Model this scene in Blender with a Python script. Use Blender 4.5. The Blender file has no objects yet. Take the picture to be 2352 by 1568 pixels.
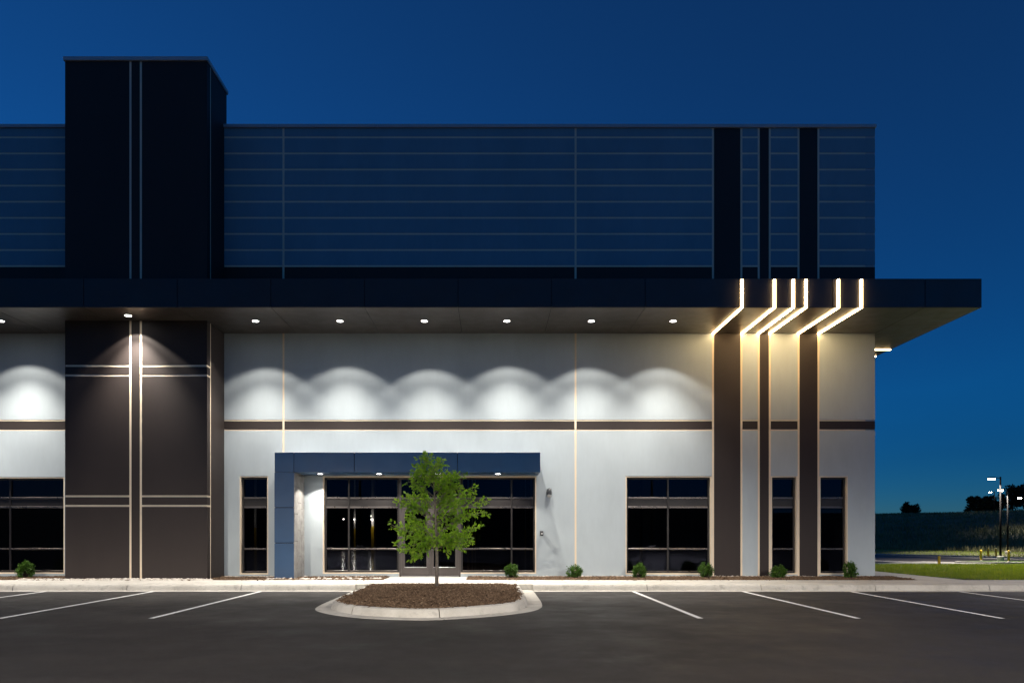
import bpy, bmesh, math, random
from mathutils import Vector, Matrix, noise
R = math.radians
random.seed(7)
scene = bpy.context.scene
COL = scene.collection

# ------------------------------------------------------------------ camera
EYE = 1.48
F = 1575.0                       # focal length in pixels of a 2352 px wide picture
cam_d = bpy.data.cameras.new('camera')
cam = bpy.data.objects.new('camera', cam_d)
COL.objects.link(cam)
cam.location = (0, 0, EYE)
cam.rotation_euler = (R(90), 0, 0)
cam_d.sensor_width = 36.0
cam_d.lens = 36.0 * F / 2352.0
cam_d.shift_x = (1176 - 1130) / 2352.0
cam_d.shift_y = (1224 - 784) / 2352.0
cam_d.clip_end = 6000
scene.camera = cam

# ------------------------------------------------------------------ sky
world = bpy.data.worlds.new('World')
scene.world = world
world.use_nodes = True
wt = world.node_tree
wt.nodes.clear()
sky = wt.nodes.new('ShaderNodeTexSky')
sky.sky_type = 'NISHITA'
sky.sun_disc = False
sky.sun_elevation = R(4.0)
sky.sun_rotation = R(-50)
sky.altitude = 200
sky.air_density = 0.7
sky.dust_density = 0.0
sky.ozone_density = 6.6
bg = wt.nodes.new('ShaderNodeBackground')
out = wt.nodes.new('ShaderNodeOutputWorld')
bg.inputs['Strength'].default_value = 0.14
gm = wt.nodes.new('ShaderNodeMix'); gm.data_type = 'RGBA'; gm.blend_type = 'MULTIPLY'; gm.inputs[0].default_value = 1.0
gm.inputs[7].default_value = (1.0, .98, .84, 1)
wt.links.new(sky.outputs[0], gm.inputs[6])
# a low bank of thin dark cloud all round the horizon, its upper edge uneven
tc = wt.nodes.new('ShaderNodeTexCoord')
mpn = wt.nodes.new('ShaderNodeMapping'); mpn.inputs['Scale'].default_value = (1.0, 1.0, 2.6)
cn = wt.nodes.new('ShaderNodeTexNoise'); cn.inputs['Scale'].default_value = 1.6; cn.inputs['Detail'].default_value = 4.0; cn.inputs['Roughness'].default_value = .45
sp = wt.nodes.new('ShaderNodeSeparateXYZ')
cmul = wt.nodes.new('ShaderNodeMath'); cmul.operation = 'MULTIPLY_ADD'; cmul.inputs[1].default_value = .42; cmul.inputs[2].default_value = -.21
cadd = wt.nodes.new('ShaderNodeMath'); cadd.operation = 'ADD'
cr = wt.nodes.new('ShaderNodeValToRGB')
cr.color_ramp.elements[0].position = .10; cr.color_ramp.elements[0].color = (.68, .72, .77, 1)
cr.color_ramp.elements[1].position = .24; cr.color_ramp.elements[1].color = (1.0, 1.0, 1.0, 1)
wt.links.new(tc.outputs['Generated'], sp.inputs[0]); wt.links.new(cn.outputs['Fac'], cmul.inputs[0])
wt.links.new(cmul.outputs[0], cadd.inputs[0]); wt.links.new(sp.outputs['Z'], cadd.inputs[1])
cm = wt.nodes.new('ShaderNodeMix'); cm.data_type = 'RGBA'; cm.blend_type = 'MULTIPLY'; cm.inputs[0].default_value = 1.0
wt.links.new(tc.outputs['Generated'], mpn.inputs[0]); wt.links.new(mpn.outputs[0], cn.inputs['Vector'])
wt.links.new(cadd.outputs[0], cr.inputs[0])
wt.links.new(gm.outputs[2], cm.inputs[6]); wt.links.new(cr.outputs[0], cm.inputs[7])
ag = wt.nodes.new('ShaderNodeMix'); ag.data_type = 'RGBA'; ag.blend_type = 'ADD'; ag.inputs[0].default_value = 1.0
ag.inputs[7].default_value = (.018, .020, .03, 1)          # even dusk glow of the whole sky
wt.links.new(cm.outputs[2], ag.inputs[6])
wt.links.new(ag.outputs[2], bg.inputs['Color'])
wt.links.new(bg.outputs[0], out.inputs[0])

scene.view_settings.view_transform = 'Standard'
scene.view_settings.look = 'None'
scene.view_settings.exposure = 0.0
scene.view_settings.gamma = 1.0
scene.view_settings.use_curve_mapping = False
scene.render.engine = 'CYCLES'
scene.cycles.max_bounces = 8
scene.cycles.diffuse_bounces = 4
scene.cycles.glossy_bounces = 4
scene.cycles.transparent_max_bounces = 12
scene.cycles.sample_clamp_indirect = 4.0
scene.cycles.caustics_reflective = False
scene.cycles.caustics_refractive = False

# light levels, all in one place
P_SOFFIT_WIDE, P_SOFFIT_CORE = 150.0, 1600.0
P_PORTAL_WIDE, P_PORTAL_CORE = 150.0, 320.0
E_STRIP = 38.0
P_POLE_ADDED = 26500.0  # for the two added posts behind the camera
P_POLE_FAR = 9000.0

# ------------------------------------------------------------------ materials
M = {}
def nmat(name):
    m = bpy.data.materials.new(name)
    m.use_nodes = True
    nt = m.node_tree
    b = nt.nodes['Principled BSDF']
    M[name] = m
    return m, nt, b
def node(nt, t, **kw):
    n = nt.nodes.new(t)
    for k, v in kw.items():
        if k in n.inputs: n.inputs[k].default_value = v
        else: setattr(n, k, v)
    return n
def pos_noise(nt, scale, detail=3.0, rough=0.55, stretch=None, coord='pos'):
    if coord == 'pos': src = node(nt, 'ShaderNodeNewGeometry').outputs['Position']
    else: src = node(nt, 'ShaderNodeTexCoord').outputs['Object']
    if stretch:
        mp = node(nt, 'ShaderNodeMapping'); mp.inputs['Scale'].default_value = stretch
        nt.links.new(src, mp.inputs[0]); src = mp.outputs[0]
    n = node(nt, 'ShaderNodeTexNoise')
    n.inputs['Scale'].default_value = scale
    n.inputs['Detail'].default_value = detail
    n.inputs['Roughness'].default_value = rough
    nt.links.new(src, n.inputs['Vector'])
    return n.outputs['Fac']
def ramp(nt, fac, stops):
    r = node(nt, 'ShaderNodeValToRGB')
    while len(r.color_ramp.elements) < len(stops): r.color_ramp.elements.new(0.5)
    for e, (p, c) in zip(r.color_ramp.elements, stops):
        e.position = p
        e.color = (c[0], c[1], c[2], 1) if not isinstance(c, (int, float)) else (c, c, c, 1)
    nt.links.new(fac, r.inputs[0])
    return r.outputs[0]
def mixc(nt, a, b, fac, mode='MULTIPLY'):
    n = node(nt, 'ShaderNodeMix', data_type='RGBA', blend_type=mode)
    for s, v in ((6, a), (7, b)):
        if hasattr(v, 'links'): nt.links.new(v, n.inputs[s])
        else: n.inputs[s].default_value = (*v, 1)
    if hasattr(fac, 'links'): nt.links.new(fac, n.inputs[0])
    else: n.inputs[0].default_value = fac
    return n.outputs[2]
def bump(nt, b, h, strength, dist):
    n = node(nt, 'ShaderNodeBump')
    n.inputs['Strength'].default_value = strength
    n.inputs['Distance'].default_value = dist
    nt.links.new(h, n.inputs['Height'])
    nt.links.new(n.outputs[0], b.inputs['Normal'])
def painted(name, col, rough=0.75, var=0.10, bscale=70, bstr=0.25, spec=0.35):
    m, nt, b = nmat(name)
    lo = tuple(c * (1 - var) for c in col); hi = tuple(min(1, c * (1 + var * .6)) for c in col)
    c1 = ramp(nt, pos_noise(nt, 0.7, 5, .6, (1, 1, .45)), [(.3, lo), (.7, hi)])
    b.inputs['Roughness'].default_value = rough
    b.inputs['Specular IOR Level'].default_value = spec
    c2 = mixc(nt, c1, ramp(nt, pos_noise(nt, 9, 4, .7, (1, 1, .2)), [(.25, .965), (.6, 1.0)]), 1.0)
    nt.links.new(c2, b.inputs['Base Color'])
    if bstr: bump(nt, b, pos_noise(nt, bscale, 3, .6), bstr, .004)
    return m
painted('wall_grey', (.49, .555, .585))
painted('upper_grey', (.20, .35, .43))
painted('brown', (.038, .0285, .0255), rough=.62, var=.14)
painted('cream', (.90, .76, .57), rough=.7, var=.08)
painted('coping', (.50, .53, .57), rough=.4, var=.05, bstr=0)
painted('inside_wall', (.10, .10, .10))
def metal_panel(name, col, rough, metallic=0.0, var=.08):
    m, nt, b = nmat(name)
    lo = tuple(c * (1 - var) for c in col); hi = tuple(c * (1 + var) for c in col)
    nt.links.new(ramp(nt, pos_noise(nt, 1.3, 4), [(.3, lo), (.7, hi)]), b.inputs['Base Color'])
    b.inputs['Metallic'].default_value = metallic
    rr = ramp(nt, pos_noise(nt, 3.0, 5), [(.3, rough * .85), (.7, rough * 1.2)])
    nt.links.new(rr, b.inputs['Roughness'])
    return m
metal_panel('fascia', (.035, .031, .031), .42)
metal_panel('soffit', (.17, .145, .13), .34, .85)
metal_panel('joint_black', (.006, .006, .006), .7)
metal_panel('portal_blue', (.022, .075, .175), .38)
metal_panel('frame_bronze', (.020, .0175, .017), .36, .2)
metal_panel('rail_bronze_highlight', (.15, .135, .13), .28, .85)  # lighter than the frame bronze; the rails' bright highlight is put into this colour
metal_panel('door_bronze', (.085, .075, .072), .38, .6)
metal_panel('steel', (.55, .55, .56), .3, 1.0)
metal_panel('sconce_grey', (.045, .05, .055), .35, .2)
metal_panel('device_black', (.012, .012, .014), .3)
metal_panel('pole_black', (.004, .004, .0045), .7)
M['pole_black'].node_tree.nodes['Principled BSDF'].inputs['Specular IOR Level'].default_value = .1
metal_panel('yellow_paint', (.72, .47, .02), .45)
metal_panel('white_plastic', (.7, .7, .7), .4)
def emis(name, col, s):
    m, nt, b = nmat(name)
    b.inputs['Base Color'].default_value = (.6, .6, .6, 1)
    b.inputs['Emission Color'].default_value = (*col, 1)
    b.inputs['Emission Strength'].default_value = s
emis('lens_white', (1, .96, .90), 22)
emis('strip_warm', (1, .68, .32), E_STRIP)
emis('lens_added_post', (1, .90, .74), 40)
emis('lens_far', (1, .86, .66), 90)
emis('lens_inside', (1, .90, .72), 30)
# glass: a tinted sheet that lets a little through and mirrors the rest of the place
m = bpy.data.materials.new('glass'); m.use_nodes = True; M['glass'] = m
nt = m.node_tree; nt.nodes.clear()
o = node(nt, 'ShaderNodeOutputMaterial')
tr = node(nt, 'ShaderNodeBsdfTransparent'); tr.inputs[0].default_value = (.42, .43, .45, 1)
gl = node(nt, 'ShaderNodeBsdfGlossy'); gl.inputs['Roughness'].default_value = .0; gl.inputs[0].default_value = (.45, .50, .75, 1)
fr = node(nt, 'ShaderNodeFresnel'); fr.inputs[0].default_value = 1.40
mx = node(nt, 'ShaderNodeMixShader')
ad = node(nt, 'ShaderNodeMath', operation='ADD'); ad.inputs[1].default_value = .0
nt.links.new(fr.outputs[0], ad.inputs[0]); nt.links.new(ad.outputs[0], mx.inputs[0])
nt.links.new(tr.outputs[0], mx.inputs[1]); nt.links.new(gl.outputs[0], mx.inputs[2]); nt.links.new(mx.outputs[0], o.inputs[0])
# asphalt
def asphalt(name, k=1.0):
    m, nt, b = nmat(name)
    c = ramp(nt, pos_noise(nt, 240, 3, .75), [(.25, (.018*k, .0155*k, .0145*k)), (.55, (.046*k, .040*k, .037*k)), (.72, (.085*k, .077*k, .071*k)), (.85, (.17*k, .16*k, .15*k))])
    c = mixc(nt, c, ramp(nt, pos_noise(nt, .30, 7, .66), [(.28, .66), (.5, 1.0), (.72, 1.28)]), 1.0)
    c = mixc(nt, c, ramp(nt, pos_noise(nt, .9, 7, .72, (.16, 1.5, 1)), [(.33, .78), (.62, 1.12)]), 1.0)          # roller passes
    c = mixc(nt, c, ramp(nt, pos_noise(nt, 1.7, 5, .6), [(.25, .55), (.34, 1.0)]), .8)                               # oil spots
    c = mixc(nt, c, ramp(nt, pos_noise(nt, 16, 5, .7), [(.3, .80), (.62, 1.10)]), .9)
    c = mixc(nt, c, ramp(nt, pos_noise(nt, 60, 3, .6), [(.3, .72), (.68, 1.22)]), 1.0)
    vor = node(nt, 'ShaderNodeTexVoronoi', feature='DISTANCE_TO_EDGE'); vor.inputs['Scale'].default_value = .17
    geo = node(nt, 'ShaderNodeNewGeometry'); nz = node(nt, 'ShaderNodeTexNoise'); nz.inputs['Scale'].default_value = 1.6; nz.inputs['Detail'].default_value = 6
    nt.links.new(geo.outputs['Position'], nz.inputs['Vector'])
    wv = node(nt, 'ShaderNodeVectorMath', operation='ADD'); nt.links.new(geo.outputs['Position'], wv.inputs[0])
    sc = node(nt, 'ShaderNodeVectorMath', operation='SCALE'); sc.inputs['Scale'].default_value = .8; nt.links.new(nz.outputs['Color'], sc.inputs[0]); nt.links.new(sc.outputs[0], wv.inputs[1])
    nt.links.new(wv.outputs[0], vor.inputs['Vector'])
    c = mixc(nt, c, ramp(nt, vor.outputs['Distance'], [(.0, .45), (.0022, 1.0)]), .55)                               # hairline cracks
    nt.links.new(c, b.inputs['Base Color'])
    nt.links.new(ramp(nt, pos_noise(nt, .8, 6, .65), [(.3, .48), (.7, .85)]), b.inputs['Roughness'])
    b.inputs['Specular IOR Level'].default_value = .4
    bump(nt, b, pos_noise(nt, 200, 3, .7), .7, .006)
asphalt('asphalt', .60)
asphalt('asphalt_low', 1.2)
def concrete(name, k=1.0):
    m, nt, b = nmat(name)
    c = ramp(nt, pos_noise(nt, 1.2, 7, .68), [(.25, (.38*k, .36*k, .32*k)), (.5, (.52*k, .50*k, .45*k)), (.75, (.60*k, .58*k, .53*k))])
    c = mixc(nt, c, ramp(nt, pos_noise(nt, 45, 4, .75), [(.2, .72), (.5, 1.0)]), .8)
    c = mixc(nt, c, ramp(nt, pos_noise(nt, 5, 6, .7), [(.30, .55), (.46, 1.0)]), .75)
    nt.links.new(c, b.inputs['Base Color'])
    b.inputs['Roughness'].default_value = .85
    bump(nt, b, pos_noise(nt, 120, 4, .7), .35, .003)
concrete('concrete')
m, nt, b = nmat('line_paint')
c = mixc(nt, ramp(nt, pos_noise(nt, 90, 4, .75), [(.22, (.30, .29, .28)), (.33, (.90, .90, .89))]), ramp(nt, pos_noise(nt, 3, 5), [(.3, .86), (.6, 1)]), .8)
nt.links.new(c, b.inputs['Base Color']); b.inputs['Roughness'].default_value = .7
def organic(name, stops, scale, rough=.9, coord='pos'):
    m, nt, b = nmat(name)
    nt.links.new(ramp(nt, pos_noise(nt, scale, 5, .7, None, coord), stops), b.inputs['Base Color'])
    b.inputs['Roughness'].default_value = rough
    b.inputs['Specular IOR Level'].default_value = .2
    return m, nt, b
organic('mulch_soil', [(.3, (.030, .018, .011)), (.7, (.085, .050, .028))], 30)
organic('mulch_chip', [(.30, (.022, .012, .008)), (.46, (.085, .052, .031)), (.58, (.16, .108, .068)), (.72, (.42, .32, .21))], 22)
organic('pebble', [(.3, (.30, .26, .22)), (.5, (.52, .48, .43)), (.7, (.68, .64, .58))], 7, .7)
organic('bark', [(.3, (.10, .085, .07)), (.7, (.24, .21, .18))], 18, .85)
organic('dark_bark', [(.3, (.03, .024, .02)), (.7, (.07, .055, .045))], 8, .9)
organic('lawn', [(.3, (.030, .060, .012)), (.7, (.065, .11, .022))], 2.5)
organic('terrain', [(.3, (.08, .09, .05)), (.55, (.15, .15, .085)), (.75, (.21, .19, .12))], .12)
organic('tile', [(.3, (.22, .21, .20)), (.7, (.40, .39, .37))], 4, .5)
organic('inside_floor', [(.3, (.10, .10, .095)), (.7, (.16, .155, .15))], .6, .12)
def leafy(name, stops, scale, trans=.35):
    m = bpy.data.materials.new(name); m.use_nodes = True; M[name] = m
    nt = m.node_tree; b = nt.nodes['Principled BSDF']; o = nt.nodes['Material Output']
    c = ramp(nt, pos_noise(nt, scale, 3, .6), stops)
    nt.links.new(c, b.inputs['Base Color']); b.inputs['Roughness'].default_value = .5
    b.inputs['Specular IOR Level'].default_value = .3
    t = node(nt, 'ShaderNodeBsdfTranslucent'); nt.links.new(mixc(nt, c, (1.3, 1.35, .6), 1.0), t.inputs[0])
    x = node(nt, 'ShaderNodeMixShader'); x.inputs[0].default_value = trans
    nt.links.new(b.outputs[0], x.inputs[1]); nt.links.new(t.outputs[0], x.inputs[2]); nt.links.new(x.outputs[0], o.inputs[0])
leafy('leaf_oak', [(.25, (.08, .19, .012)), (.45, (.19, .36, .022)), (.7, (.36, .50, .06))], 11, .45)
leafy('leaf_shrub', [(.25, (.030, .075, .012)), (.5, (.06, .14, .018)), (.75, (.12, .22, .035))], 16, .25)
leafy('leaf_far', [(.3, (.015, .022, .010)), (.7, (.035, .045, .018))], .8, .1)
leafy('grass_blade', [(.25, (.09, .14, .012)), (.5, (.17, .23, .02)), (.75, (.30, .31, .04))], 3.5, .3)
leafy('wild_grass', [(.3, (.09, .10, .05)), (.55, (.18, .18, .09)), (.75, (.28, .25, .15))], .25, .2)

# ------------------------------------------------------------------ helpers
WL = {}
def tag(o, label=None, cat=None, group=None, kind=None):
    if label: o['label'] = label
    if cat: o['category'] = cat
    if group: o['group'] = group
    if kind: o['kind'] = kind
    return o
def put(o, loc, parent=None):
    loc = Vector(loc)
    WL[o] = loc
    if parent:
        o.parent = parent
        o.location = loc - WL[parent]
    else:
        o.location = loc
    COL.objects.link(o)
    return o
def empty(name, loc, parent=None):
    o = bpy.data.objects.new(name, None)
    o.empty_display_size = .2
    return put(o, loc, parent)
def mesh_obj(name, verts, faces, mat, parent=None, smooth=False, origin=None):
    """verts in world coordinates; the object's origin goes to the centre of its base"""
    if origin is None:
        xs, ys, zs = zip(*verts)
        origin = ((min(xs)+max(xs))/2, (min(ys)+max(ys))/2, min(zs))
    ox, oy, oz = origin
    me = bpy.data.meshes.new(name)
    me.from_pydata([(x-ox, y-oy, z-oz) for x, y, z in verts], [], faces)
    if smooth: me.polygons.foreach_set('use_smooth', [True]*len(me.polygons))
    me.materials.append(M[mat])
    me.update()
    return put(bpy.data.objects.new(name, me), origin, parent)
BOXES = {}
def box(name, x0, x1, y0, y1, z0, z1, mat, parent=None, bevel=0.0):
    key = (round(x1-x0, 4), round(y1-y0, 4), round(z1-z0, 4), mat, bevel)
    me = BOXES.get(key)
    if me is None:
        bm = bmesh.new()
        bmesh.ops.create_cube(bm, size=1.0)
        for v in bm.verts:
            v.co.x *= key[0]; v.co.y *= key[1]; v.co.z = (v.co.z + .5) * key[2]
        if bevel: bmesh.ops.bevel(bm, geom=bm.edges[:], offset=bevel, segments=1, affect='EDGES')
        me = bpy.data.meshes.new(name); bm.to_mesh(me); bm.free()
        me.materials.append(M[mat]); BOXES[key] = me
    return put(bpy.data.objects.new(name, me), ((x0+x1)/2, (y0+y1)/2, z0), parent)
def grid_slab(name, xs, zs, holes, y0, y1, mat, parent=None):
    """upright slab between y0 and y1 with rectangular holes, one closed mesh"""
    xs = sorted(set([round(v, 4) for v in xs] + [round(v, 4) for h in holes for v in h[:2] if xs[0] < v < xs[-1]]))
    zs = sorted(set([round(v, 4) for v in zs] + [round(v, 4) for h in holes for v in h[2:] if zs[0] < v < zs[-1]]))
    def solid(i, k):
        if i < 0 or k < 0 or i >= len(xs)-1 or k >= len(zs)-1: return False
        cx, cz = (xs[i]+xs[i+1])/2, (zs[k]+zs[k+1])/2
        return not any(h[0] < cx < h[1] and h[2] < cz < h[3] for h in holes)
    vi, V, Fc = {}, [], []
    def v(i, k, b):
        if (i, k, b) not in vi:
            vi[i, k, b] = len(V); V.append((xs[i], y1 if b else y0, zs[k]))
        return vi[i, k, b]
    for i in range(len(xs)-1):
        for k in range(len(zs)-1):
            if not solid(i, k): continue
            Fc.append((v(i,k,0), v(i+1,k,0), v(i+1,k+1,0), v(i,k+1,0)))
            Fc.append((v(i,k,1), v(i,k+1,1), v(i+1,k+1,1), v(i+1,k,1)))
            if not solid(i-1, k): Fc.append((v(i,k,0), v(i,k+1,0), v(i,k+1,1), v(i,k,1)))
            if not solid(i+1, k): Fc.append((v(i+1,k,0), v(i+1,k,1), v(i+1,k+1,1), v(i+1,k+1,0)))
            if not solid(i, k-1): Fc.append((v(i,k,0), v(i,k,1), v(i+1,k,1), v(i+1,k,0)))
            if not solid(i, k+1): Fc.append((v(i,k+1,0), v(i+1,k+1,0), v(i+1,k+1,1), v(i,k+1,1)))
    return mesh_obj(name, V, Fc, mat, parent)
def tube_data(pts, radii, n=8, V=None, Fc=None):
    V = [] if V is None else V; Fc = [] if Fc is None else Fc
    base = len(V)
    for i, p in enumerate(pts):
        p = Vector(p)
        d = (Vector(pts[min(i+1, len(pts)-1)]) - Vector(pts[max(i-1, 0)])).normalized()
        a = d.cross(Vector((0, 1, 0) if abs(d.y) < .9 else (1, 0, 0))).normalized(); b2 = d.cross(a)
        for j in range(n):
            t = 2*math.pi*j/n
            V.append(tuple(p + (a*math.cos(t) + b2*math.sin(t))*radii[i]))
    for i in range(len(pts)-1):
        for j in range(n):
            k = (j+1) % n
            Fc.append((base+i*n+j, base+i*n+k, base+(i+1)*n+k, base+(i+1)*n+j))
    Fc.append(tuple(base+j for j in range(n))[::-1])
    Fc.append(tuple(base+(len(pts)-1)*n+j for j in range(n)))
    return V, Fc
def disc_ring(c, prof, n=20):
    """surface of revolution about a vertical axis; prof = [(r, z)]"""
    V, Fc = [], []
    for r, z in prof:
        for j in range(n):
            t = 2*math.pi*j/n
            V.append((c[0]+r*math.cos(t), c[1]+r*math.sin(t), c[2]+z))
    for i in range(len(prof)-1):
        for j in range(n):
            k = (j+1) % n
            Fc.append((i*n+j, i*n+k, (i+1)*n+k, (i+1)*n+j))
    if prof[0][0] > 0: Fc.append(tuple(range(n))[::-1])
    if prof[-1][0] > 0: Fc.append(tuple((len(prof)-1)*n+j for j in range(n)))
    return V, Fc
def lamp(kind, name, loc, power, col, parent=None, rot=(0, 0, 0), size=R(100), blend=.2, radius=.05):
    l = bpy.data.lights.new(name, kind)
    l.energy = power; l.color = col; l.shadow_soft_size = radius
    if kind == 'SPOT': l.spot_size = size; l.spot_blend = blend
    o = bpy.data.objects.new(name, l)
    o.rotation_euler = rot
    return put(o, loc, parent)

# ------------------------------------------------------------------ terrain and ground
KN = Vector((.854, .52))                      # away from the lower road's far kerb
K0 = Vector((51.0, 91.0)).dot(KN)             # that kerb's distance along KN
def terrain_z(x, y):
    t = x*KN.x + y*KN.y - K0
    low = -1.5
    if t > 0: low = -1.30 + min(t, 16)*.018
    if t > 16:
        u = min((t-16)/58.0, 1.0)
        low += 7.05*(u*u*(3-2*u)) + .35*noise.noise(Vector((x*.03, y*.03, 0)))*min(1, (t-16)/20)
    if t > 90: low -= min((t-90)*.02, 3)
    near = -.06
    if x > 12:                                 # the bank east of the building falls to the lower road
        k = max(0.0, min(1.0, (y - 28.5)/12.0)); k = max(k, max(0.0, min(1.0, (x-40)/14.0)))
        k = k*k*(3-2*k)
        z = near*(1-k) + low*k
    elif y > 92:
        k = min(1, (y-92)/15.0); z = near*(1-k) + low*k
    else: z = near
    if y < -60:                                # unseen bank added behind the camera so the glass mirrors dark ground
        u = min(1.0, (-60-y)/50.0)
        z += 7.5*u*u*(3-2*u)
    return z
def span(a, b, n): return [a + (b-a)*i/(n-1) for i in range(n)]
gx = span(-1500, -120, 8)[:-1] + span(-120, 10, 14)[:-1] + span(10, 150, 71)[:-1] + span(150, 300, 16)[:-1] + span(300, 1500, 9)
gy = span(-1500, -130, 8)[:-1] + span(-130, 14, 25)[:-1] + span(14, 220, 104)[:-1] + span(220, 1500, 10)
V = [(x, y, terrain_z(x, y)) for y in gy for x in gx]
n = len(gx)
Fc = [(j*n+i, j*n+i+1, (j+1)*n+i+1, (j+1)*n+i) for j in range(len(gy)-1) for i in range(n-1)]
g = mesh_obj('ground', V, Fc, 'terrain', None, True, (0, 0, 0)); tag(g, kind='structure')

def sheet(name, pts, z, mat, kind='structure'):
    o = mesh_obj(name, [(x, y, z) for x, y in pts], [tuple(range(len(pts)))], mat)
    return tag(o, kind=kind)
# parking lot in front (island and kerbs stand on it)
sheet('parking_lot', [(-70, -55), (70, -55), (70, 17.8), (-70, 17.8)], 0.0, 'asphalt')
# lower road to the east, its concrete valley gutter and far kerb
D = Vector((.52, -.854)); Nn = KN
def kp(a, off):                                # a metres along the far kerb, off metres this side of it
    p = Vector((51.0, 91.0)) + D*a - Nn*off
    return (p.x, p.y)
sheet('lower_road', [kp(-60, 0), kp(-60, 50), kp(62, 50), kp(62, 0)], -1.36, 'asphalt_low')
sheet('valley_gutter', [kp(-60, 19.3), kp(-60, 20.9), kp(14.5, 20.9), kp(14.5, 19.3)], -1.352, 'concrete')
sheet('concrete_apron', [kp(14.5, 17.2), kp(14.5, 31.5), kp(62, 31.5), kp(62, 17.2)], -1.352, 'concrete')
kb = empty('road_kerb', (*kp(0, 0), -1.36)); tag(kb, kind='structure')
for i in range(-14, 20):
    a, b2 = kp(i*3.0+.01, -.18), kp(i*3.0+2.99, 0)
    q = [kp(i*3+.01, 0), kp(i*3+2.99, 0), kp(i*3+2.99, -.2), kp(i*3+.01, -.2)]
    V = [(x, y, -1.5) for x, y in q] + [(x, y, -1.20) for x, y in q]
    mesh_obj('kerb_segment', V, [(0,1,5,4), (1,2,6,5), (2,3,7,6), (3,0,4,7), (4,5,6,7)], 'concrete', kb)

# ---- kerbs of the parking lot
PROF = [(0, .006), (.30, .004), (.325, .09), (.35, .135), (.39, .152), (.48, .152), (.48, -.1), (0, -.1)]
def sweep_piece(name, path, norms, parent):
    V, Fc = [], []
    k = len(PROF)
    for p, nn in zip(path, norms):
        for o_, z in PROF: V.append((p[0]+nn[0]*o_, p[1]+nn[1]*o_, z))
    for i in range(len(path)-1):
        for j in range(k):
            j2 = (j+1) % k
            Fc.append((i*k+j, i*k+j2, (i+1)*k+j2, (i+1)*k+j))
    Fc.append(tuple(range(k))); Fc.append(tuple((len(path)-1)*k+j for j in range(k))[::-1])
    o = mesh_obj(name, V, Fc, 'concrete', parent)
    return o
kerb = empty('kerb', (0, 17.4, 0)); tag(kerb, kind='structure')
IX0, IX1 = -3.54, 1.06
x = IX0
while x > -40:
    sweep_piece('kerb_segment', [(x-2.94, 17.4), (x-.006, 17.4)], [(0, 1)]*2, kerb); x -= 2.95
x = IX1
while x < 60:
    sweep_piece('kerb_segment', [(x+.006, 17.4), (x+2.94, 17.4)], [(0, 1)]*2, kerb); x += 2.95
# island kerb outline (outer gutter edge), smooth curve through measured points
ctrl = [(IX0, 17.9), (IX0, 16.4), (IX0, 15.0), (-3.52, 14.0), (-3.40, 13.22), (-2.97, 12.53), (-2.30, 11.97), (-1.42, 11.70), (-.80, 11.77),
        (.035, 12.24), (.68, 12.88), (.97, 13.6), (1.05, 14.5), (IX1, 15.5), (IX1, 16.6), (IX1, 17.9)]
def catmull(P, sub=6):
    P = [Vector(p) for p in P]; Q = []
    for i in range(len(P)-1):
        p0, p1, p2, p3 = P[max(i-1, 0)], P[i], P[i+1], P[min(i+2, len(P)-1)]
        for s in range(sub):
            t = s/sub
            Q.append(.5*((2*p1) + (p2-p0)*t + (2*p0-5*p1+4*p2-p3)*t*t + (3*p1-p0-3*p2+p3)*t**3))
    Q.append(P[-1]); return Q
path = catmull(ctrl)
nrm = []
for i in range(len(path)):
    d = (path[min(i+1, len(path)-1)] - path[max(i-1, 0)]).normalized()
    nrm.append(Vector((-d.y, d.x)))
ik = empty('island_kerb', (-1.24, 11.7, 0)); tag(ik, kind='structure')
cuts = [0, 16, 32, 48, 66, len(path)-1]
for a, b2 in zip(cuts[:-1], cuts[1:]):
    pp = [path[i].copy() for i in range(a, b2+1)]; nn = nrm[a:b2+1]
    if b2 != len(path)-1: pp[-1] = pp[-1] + (pp[-2]-pp[-1]).normalized()*.022
    sweep_piece('kerb_segment', pp, nn, ik)
inner = [p + q*.47 for p, q in zip(path, nrm)]
# mulch of the island: a mound of soil with loose chips
def inside(pt, poly):
    c = False; j = len(poly)-1
    for i in range(len(poly)):
        if (poly[i][1] > pt[1]) != (poly[j][1] > pt[1]) and pt[0] < (poly[j][0]-poly[i][0])*(pt[1]-poly[i][1])/(poly[j][1]-poly[i][1]) + poly[i][0]: c = not c
        j = i
    return c
ctr = Vector((-1.24, 15.2))
def mound(x, y):
    d = min((Vector((x, y))-p).length for p in inner[::3])
    d = min(d, 17.9-y)
    return .125 + .10*(1-math.exp(-max(d, 0)*1.6)) + .018*noise.noise(Vector((x*3, y*3, 1)))
rings = [1, .97, .9, .8, .65, .5, .35, .2, .08]
V, Fc = [], []
for k, s in enumerate(rings):
    for p in inner:
        q = ctr + (p-ctr)*s
        V.append((q.x, q.y, mound(q.x, q.y) if k else .12))
n = len(inner)
for k in range(len(rings)-1):
    for i in range(n):
        j = (i+1) % n
        Fc.append((k*n+i, k*n+j, (k+1)*n+j, (k+1)*n+i))
Fc.append(tuple((len(rings)-1)*n+i for i in range(n)))
bed = mesh_obj('island_mulch', V, Fc, 'mulch_soil', None, True); tag(bed, kind='structure')
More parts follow.
